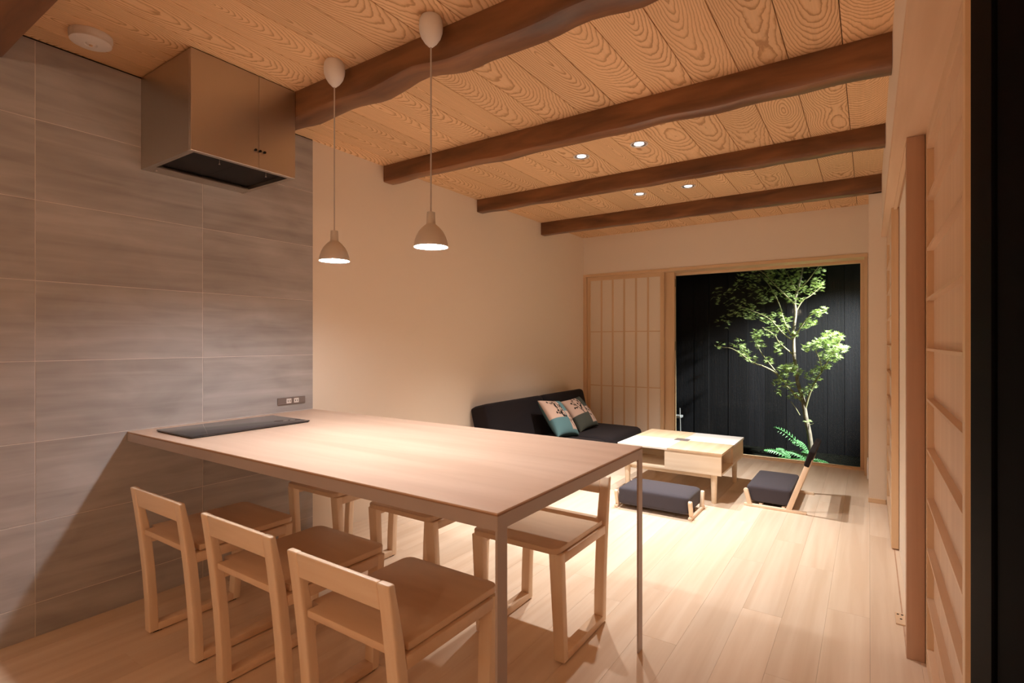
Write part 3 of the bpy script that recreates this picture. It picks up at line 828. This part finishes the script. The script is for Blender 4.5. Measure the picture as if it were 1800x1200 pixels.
# ================================================================== SOFA
S0, S1 = 3.25, 4.93
t = thing('sofa', 'low black fabric sofa against the plaster wall', 'sofa', (-2.2, (S0 + S1) / 2, 0))
hl = (S1 - S0) / 2
box('base_frame', -.34, .33, -hl + .03, hl - .03, .055, .12, M_SOFA, t, .01, 2)
for sx in (-.28, .28):
    for sy in (-hl + .12, hl - .12):
        lathe_obj('foot', [(0, 0), (.018, 0), (.022, .056), (0, .056)], M_BLACK, t, (sx, sy, 0), 14)
for a, b_ in ((-hl, .03), (.032, hl)):
    soft_box('seat_cushion', -.30, .40, a, b_, .11, .285, M_SOFA, t, r=.05, puff=.012)
tl = Matrix.Rotation(R(-15), 3, 'Y')
for a, b_ in ((-hl, .03), (.032, hl)):
    soft_box('back_cushion', -.345, -.175, a, b_, .20, .610, M_SOFA, t, r=.035, puff=0, tilt=tl)

# printed cushions
def pillow(label, loc, rot, size, seed, base, pale):
    r_ = random.Random(seed)
    n = 72
    bm = bmesh.new()
    cl = bm.loops.layers.color.new('print')
    strokes = []
    def stem(u, v, a, ln, w):
        pts = [(u, v)]
        for k in range(8):
            a += r_.uniform(-.22, .22); u += math.cos(a) * ln / 8; v += math.sin(a) * ln / 8
            pts.append((u, v))
        strokes.append((pts, w))
        return pts
    for (u0, v0, a0) in ((.50, .42, 2.1), (.46, .46, 1.2), (.80, .20, 1.9)):
        main = stem(u0, v0, a0, .52, .011)
        for q in (2, 4, 5, 7):
            bp_ = stem(main[q][0], main[q][1], a0 + r_.choice((-.9, .9)), .17, .009)
            strokes.append(([bp_[-1], (bp_[-1][0] + .012, bp_[-1][1] + .012)], .026))
            strokes.append(([bp_[4], (bp_[4][0] + .02, bp_[4][1] - .02)], .020))
    def seg_d(p, a, b_):
        ax, ay = a; bx_, by_ = b_
        dx, dy = bx_ - ax, by_ - ay
        l2 = dx * dx + dy * dy
        k = 0 if l2 == 0 else max(0, min(1, ((p[0] - ax) * dx + (p[1] - ay) * dy) / l2))
        return math.hypot(p[0] - ax - k * dx, p[1] - ay - k * dy)
    def colour(u, v):
        c_ = base
        if v > .44 and u < .62: c_ = pale
        elif u >= .62 and v > .62: c_ = tuple(x_ * 1.05 for x_ in base)
        elif u > .66 and .12 < v <= .62: c_ = pale
        if c_ == pale:
            for pts, w in strokes:
                for a, b_ in zip(pts, pts[1:]):
                    if abs(u - a[0]) < .1 and abs(v - a[1]) < .1 and seg_d((u, v), a, b_) < w: return (.012, .014, .022)
        return c_
    grids = []
    for side in (1, -1):
        g_ = {}
        for i in range(n + 1):
            for j in range(n + 1):
                u, v = i / n, j / n
                a, b_ = 2 * u - 1, 2 * v - 1
                infl = (max(0, 1 - a * a) ** .5) * (max(0, 1 - b_ * b_) ** .5)
                pin = 1 - .07 * (1 - abs(a) ** 2) * abs(b_) ** 3
                pin2 = 1 - .07 * (1 - abs(b_) ** 2) * abs(a) ** 3
                edge = i in (0, n) or j in (0, n)
                if side == -1 and edge: g_[i, j] = grids[0][i, j]
                else: g_[i, j] = bm.verts.new((a * size / 2 * pin2, side * -.062 * infl ** .75, b_ * size / 2 * pin))
        grids.append(g_)
        for i in range(n):
            for j in range(n):
                q = [g_[i, j], g_[i + 1, j], g_[i + 1, j + 1], g_[i, j + 1]]
                f = bm.faces.new(q)
                uv = [(i, j), (i + 1, j), (i + 1, j + 1), (i, j + 1)]
                for lp, (ii, jj) in zip(f.loops, uv):
                    lp[cl] = (*colour(ii / n, jj / n), 1) if side == 1 else (*base, 1)
    o = finish(bm, 'cushion', M_PILLOW, None, loc, angle=180)
    o.rotation_euler = rot
    return tag(o, label, 'cushion', 'printed cushions on the sofa')
pillow('teal and cream cushion with a dark branch print on the sofa', (-2.215, 4.01, .440), (R(-38), R(6), R(88)), .36, 3, (.34, .45, .46), (.72, .60, .53))
pillow('grey and cream cushion with a dark branch print on the sofa', (-2.225, 4.43, .430), (R(-38), R(-4), R(86)), .335, 8, (.27, .27, .24), (.70, .58, .51))

# ================================================================== SMALL WALL FITTINGS
o = thing('wall_plate', 'small white plate low on the wing wall beside the window', 'outlet', (-.004, 4.90, .13))
box('plate', -.010, -.0005, -.035, .035, -.075, .075, M_WHITE, o, .002, 1)
box('socket', -.0115, -.010, -.012, .012, -.03, .03, M_WHITE, o)

# ================================================================== GARDEN
# maple: pixel sketch turned into points on planes around the trunk at Y = 5.92
TY = 5.92
tree = thing('maple_tree', 'slender green maple tree lit up in the dark garden', 'tree', at(1426, 806, TY))
org = tree.location.copy()
def tp(px_, py_, dy=0.0): return at(px_, py_, TY + dy) - org
def smooth_path(pts, sub=4):
    out = []
    for i in range(len(pts) - 1):
        p0, p1, p2, p3 = pts[max(i - 1, 0)], pts[i], pts[i + 1], pts[min(i + 2, len(pts) - 1)]
        for k in range(sub):
            t_ = k / sub
            out.append(.5 * ((2 * p1) + (p2 - p0) * t_ + (2 * p0 - 5 * p1 + 4 * p2 - p3) * t_ ** 2 + (3 * p1 - p0 - 3 * p2 + p3) * t_ ** 3))
    out.append(pts[-1]); return out
def limb(name, pl, r0, r1, mat):
    pts = smooth_path([tp(*p) for p in pl])
    n_ = len(pts)
    bm = bmesh.new(); tube(bm, pts, [r0 + (r1 - r0) * i / (n_ - 1) for i in range(n_)], 9)
    finish(bm, name, mat, tree, angle=70)
    return pts
trunk = limb('trunk', [(1427, 812), (1425.9, 791), (1422.6, 762), (1417, 736), (1413, 710), (1408, 690.5), (1402, 671), (1400, 651), (1396, 625.5), (1395, 593), (1396, 573.5), (1399, 547.5), (1397, 531), (1401.5, 511.7), (1409.6, 479), (1413, 440)], .024, .008, M_BARK)
limbs = [
    ([(1412, 708), (1395, 690, -.03), (1367, 658, -.06), (1343, 644, -.1), (1327, 638.5, -.12), (1307, 625.5, -.15), (1285, 612, -.15), (1262, 610, -.14)], .010, .004),
    ([(1367, 657, -.06), (1352, 638, -.02), (1337, 618, .0), (1328, 598, .02)], .007, .003),
    ([(1395, 622), (1388, 618), (1369, 601, -.1), (1361, 588, -.14), (1340, 575, -.16)], .009, .003),
    ([(1396, 592), (1388, 585, .02), (1377, 560, .05), (1370, 535, .08), (1355, 505, .1), (1335, 480, .12)], .009, .003),
    ([(1394, 597), (1384, 592, -.05), (1372, 581, -.12), (1352, 560, -.16), (1320, 545, -.2), (1290, 535, -.2)], .008, .003),
    ([(1398, 590), (1411, 570, -.04), (1422, 556, -.06), (1440, 542, -.08)], .008, .003),
    ([(1399, 547), (1411, 528, .0), (1424, 520, .02), (1442, 505, .03)], .008, .003),
    ([(1401.5, 512), (1418, 495, -.03), (1430, 480, -.05), (1444, 462, -.06)], .007, .003),
    ([(1398, 535), (1380, 518, -.08), (1362, 500, -.12), (1340, 478, -.15), (1315, 470, -.15)], .008, .003),
    ([(1401, 515), (1390, 492, .06), (1378, 470, .1)], .006, .003),
    ([(1414.5, 722), (1424, 690, -.03), (1439, 661, -.05), (1457, 632, -.07), (1472, 607, -.08), (1480, 592, -.08)], .011, .004),
    ([(1445, 650, -.05), (1440, 630, -.1), (1432, 612, -.12)], .006, .003),
    ([(1410, 700), (1398, 696, -.04), (1385, 680, -.08), (1372, 678, -.1)], .007, .003),
    ([(1390, 705, -.04), (1398, 716, -.04), (1406, 729.5, -.03)], .003, .004),
    ([(1398, 640), (1388, 652, -.06), (1378, 660, -.1)], .006, .003),
    ([(1418, 740), (1424, 746, -.02), (1430, 744, -.03)], .004, .002),
]
for pl, r0, r1 in limbs: limb('branch', pl, r0, r1, M_TWIG)
# one palmate leaf, tip along +Y, lying in XY
def leaf_mesh():
    bm = bmesh.new()
    lobes = [(-125, .42), (-78, .68), (-38, .88), (0, 1.0), (38, .88), (78, .68), (125, .42)]
    c0 = bm.verts.new((0, 0, 0)); ring = []
    for i, (a, ln) in enumerate(lobes):
        a_ = R(a)
        if i:
            m_ = R((a + lobes[i - 1][0]) / 2); ring.append(bm.verts.new((math.sin(m_) * .19, math.cos(m_) * .19, .02)))
        for da, f in ((-8, .5), (0, 1.0), (8, .5)):
            ring.append(bm.verts.new((math.sin(a_ + R(da)) * ln * f, math.cos(a_ + R(da)) * ln * f, -.12 * (ln * f) ** 2)))
    for a, b_ in zip(ring, ring[1:]): bm.faces.new((c0, a, b_))
    me = bpy.data.meshes.new('leaf'); bm.to_mesh(me); bm.free(); me.materials.append(M_LEAF)
    return me
LEAF = leaf_mesh()
clusters = [  # px, py, dy, radius px, count
    (1388, 478, .05, 20, 44), (1362, 486, -.02, 20, 44), (1400, 497, -.05, 18, 36), (1376, 506, -.08, 20, 46), (1398, 522, -.06, 16, 26), (1412, 470, 0, 16, 26),
    (1437, 496, 0, 11, 24), (1442, 478, -.03, 9, 16), (1424, 510, -.02, 12, 22), (1440, 506, .02, 8, 10),
    (1338, 478, -.1, 24, 44), (1316, 500, -.15, 26, 40), (1346, 520, -.1, 20, 34), (1296, 540, -.2, 24, 34), (1320, 548, -.18, 18, 26), (1268, 520, -.2, 20, 18), (1275, 565, -.2, 16, 12),
    (1350, 562, -.14, 14, 22), (1366, 552, .05, 12, 18), (1376, 575, -.1, 13, 24), (1356, 583, -.14, 13, 26), (1384, 560, .04, 9, 12),
    (1425, 566, -.05, 10, 24), (1436, 550, -.07, 9, 26), (1447, 545, -.08, 7, 12), (1413, 574, -.04, 7, 12), (1396, 588, -.04, 7, 12),
    (1332, 586, .0, 11, 26), (1337, 606, .0, 10, 22), (1328, 598, .02, 8, 12), (1308, 618, -.15, 12, 28), (1322, 630, -.12, 10, 18), (1296, 602, -.15, 12, 16), (1265, 608, -.14, 10, 8), (1352, 634, -.02, 9, 16), (1370, 607, -.1, 9, 14), (1368, 620, -.1, 8, 8),
    (1472, 592, -.08, 11, 42), (1462, 606, -.08, 12, 46), (1478, 612, -.08, 10, 36), (1466, 626, -.07, 13, 46), (1446, 602, -.1, 12, 40), (1430, 608, -.12, 12, 36), (1450, 624, -.09, 11, 36), (1418, 612, -.1, 8, 14), (1448, 642, -.06, 11, 30), (1436, 652, -.06, 10, 24), (1424, 660, -.05, 10, 20), (1456, 588, -.1, 9, 22),
    (1380, 650, -.1, 12, 38), (1392, 646, -.06, 11, 32), (1402, 654, -.05, 9, 20), (1376, 664, -.1, 11, 28), (1368, 674, -.1, 10, 20), (1388, 676, -.06, 10, 20), (1414, 690, -.04, 10, 20), (1404, 696, -.04, 9, 16), (1392, 694, -.04, 10, 16), (1370, 690, -.08, 7, 8), (1428, 680, -.05, 8, 12), (1434, 668, -.05, 9, 12),
    (1421, 740, -.02, 5, 4),
]
leaves = []
lr = random.Random(21)
for px_, py_, dy, rad, cnt in clusters:
    for k in range(int(cnt * 1.5)):
        a = lr.uniform(0, 2 * math.pi); q = rad * math.sqrt(lr.random())
        p = tp(px_ + q * math.cos(a), py_ + q * math.sin(a) * .8, dy + lr.uniform(-.13, .13))
        s_ = lr.uniform(.026, .043)
        eu = (R(lr.uniform(-15, 55)), R(lr.uniform(-35, 35)), lr.uniform(0, 2 * math.pi))
        leaves.append((s_, p, eu))
leaves.sort(key=lambda q: -q[0])
from mathutils import Euler
for s_, p, eu in leaves[:300]:
    lf = bpy.data.objects.new('leaf', LEAF); COL.objects.link(lf)
    lf.parent = tree; lf.location = p; lf.rotation_euler = eu; lf.scale = (s_,) * 3
vv, ff = [], []
for s_, p, eu in leaves[300:]:
    mt = Matrix.Translation(p) @ Euler(eu).to_matrix().to_4x4() @ Matrix.Scale(s_, 4)
    b_ = len(vv)
    vv += [mt @ v.co for v in LEAF.vertices]
    ff += [[b_ + i for i in f.vertices] for f in LEAF.polygons]
me = bpy.data.meshes.new('foliage'); me.from_pydata(vv, [], ff); me.materials.append(M_LEAF)
fo = bpy.data.objects.new('foliage', me); COL.objects.link(fo); fo.parent = tree; fo['kind'] = 'stuff'

# ferns at the foot of the maple
def fern(label, base, fronds):
    t = thing('fern', label, 'fern', base, 0, 'ferns under the maple')
    for az, ln, lift, droop in fronds:
        bm = bmesh.new()
        n_ = 12
        pts = []
        for k in range(n_ + 1):
            u = k / n_
            pts.append(Vector((math.cos(az) * ln * u * .9, math.sin(az) * ln * u * .9, ln * (lift * u - droop * u * u))))
        tube(bm, pts, [.0035 * (1 - .8 * i / n_) for i in range(n_ + 1)], 5)
        for k in range(2, n_ + 1):
            p = pts[k]; tdir = (pts[k] - pts[k - 1]).normalized()
            side = tdir.cross(Vector((0, 0, 1))).normalized()
            pl = ln * .30 * math.sin(math.pi * (.12 + .86 * (1 - k / n_)) ) + .006
            for s in (-1, 1):
                d = (side * s + tdir * .45).normalized(); w = tdir * .0055
                a = bm.verts.new(p - w * .6); b2 = bm.verts.new(p + w * .9)
                c_ = bm.verts.new(p + d * pl * .6 + w + Vector((0, 0, .006))); d_ = bm.verts.new(p + d * pl - Vector((0, 0, pl * .25))); e_ = bm.verts.new(p + d * pl * .6 - w * .7)
                bm.faces.new((a, e_, d_, c_, b2))
        finish(bm, 'frond', M_FERN, t, smooth=False)
    return t
fern('bright green fern at the foot of the maple, closest to the trunk', tp(1418, 812, -.06) + org, [(2.6, .24, .75, .5), (.4, .24, .55, .65), (3.6, .20, .5, .5), (5.2, .22, .6, .6), (1.6, .20, .9, .5), (-.35, .26, .5, .6)])
fern('bright green fern spreading away from the maple trunk', tp(1392, 810, -.10) + org, [(3.0, .26, .75, .45), (2.5, .18, 1.0, .5), (3.9, .20, .6, .6), (5.0, .18, .6, .6), (.2, .20, .5, .5)])
fern('tall dark fern frond leaning beside the maple trunk', tp(1422, 800, .04) + org, [(2.9, .34, 1.15, .45), (2.4, .22, 1.0, .5)])

# grey metal stand just outside the glass, by the stacked screens
base = at(1190, 770, 5.62); base.z = -.06
t = thing('garden_stand', 'thin grey metal stand outside the glass beside the stacked screens', 'stand', base)
for dx in (-.10, .03):
    bm = bmesh.new(); tube(bm, [(dx + .012, 0, 0), (dx, 0, .46)], .006, 8); finish(bm, 'leg', M_GREYMETAL, t)
box('shelf', -.11, .05, -.05, .05, .36, .385, M_GREYMETAL, t, .003, 1)
box('shelf', -.11, .02, -.05, .05, .10, .21, M_GREYMETAL, t, .003, 1)
box('back_plate', -.11, -.032, .03, .045, .46, .98, M_GREYMETAL, t, .012, 2)

# garden spotlight under the eaves
struct(box('trim_4', -3.4, 1.6, 5.47, 5.72, 2.47, 2.52, M_HINOKIX), 'wooden eave board outside above the garden window', 'eave')
t = thing('garden_spotlight', 'small black spotlight under the eaves aimed at the maple', 'spotlight', (.95, 5.56, 2.42))
bm = bmesh.new(); tube(bm, [(0, 0, .05), (0, 0, 0)], .010, 8); finish(bm, 'arm', M_BLACK, t)
aim = Vector((-.38, 5.95, 1.0)) - Vector((.95, 5.56, 2.42))
dd = aim.normalized()
bm = bmesh.new(); tube(bm, [-dd * .10, dd * .02], .035, 16); finish(bm, 'head', M_BLACK, t)
spot('beam_light', dd * .03, GARDEN_W, (.97, .98, .92), 46, .9, .03, t, aim=dd * 2)
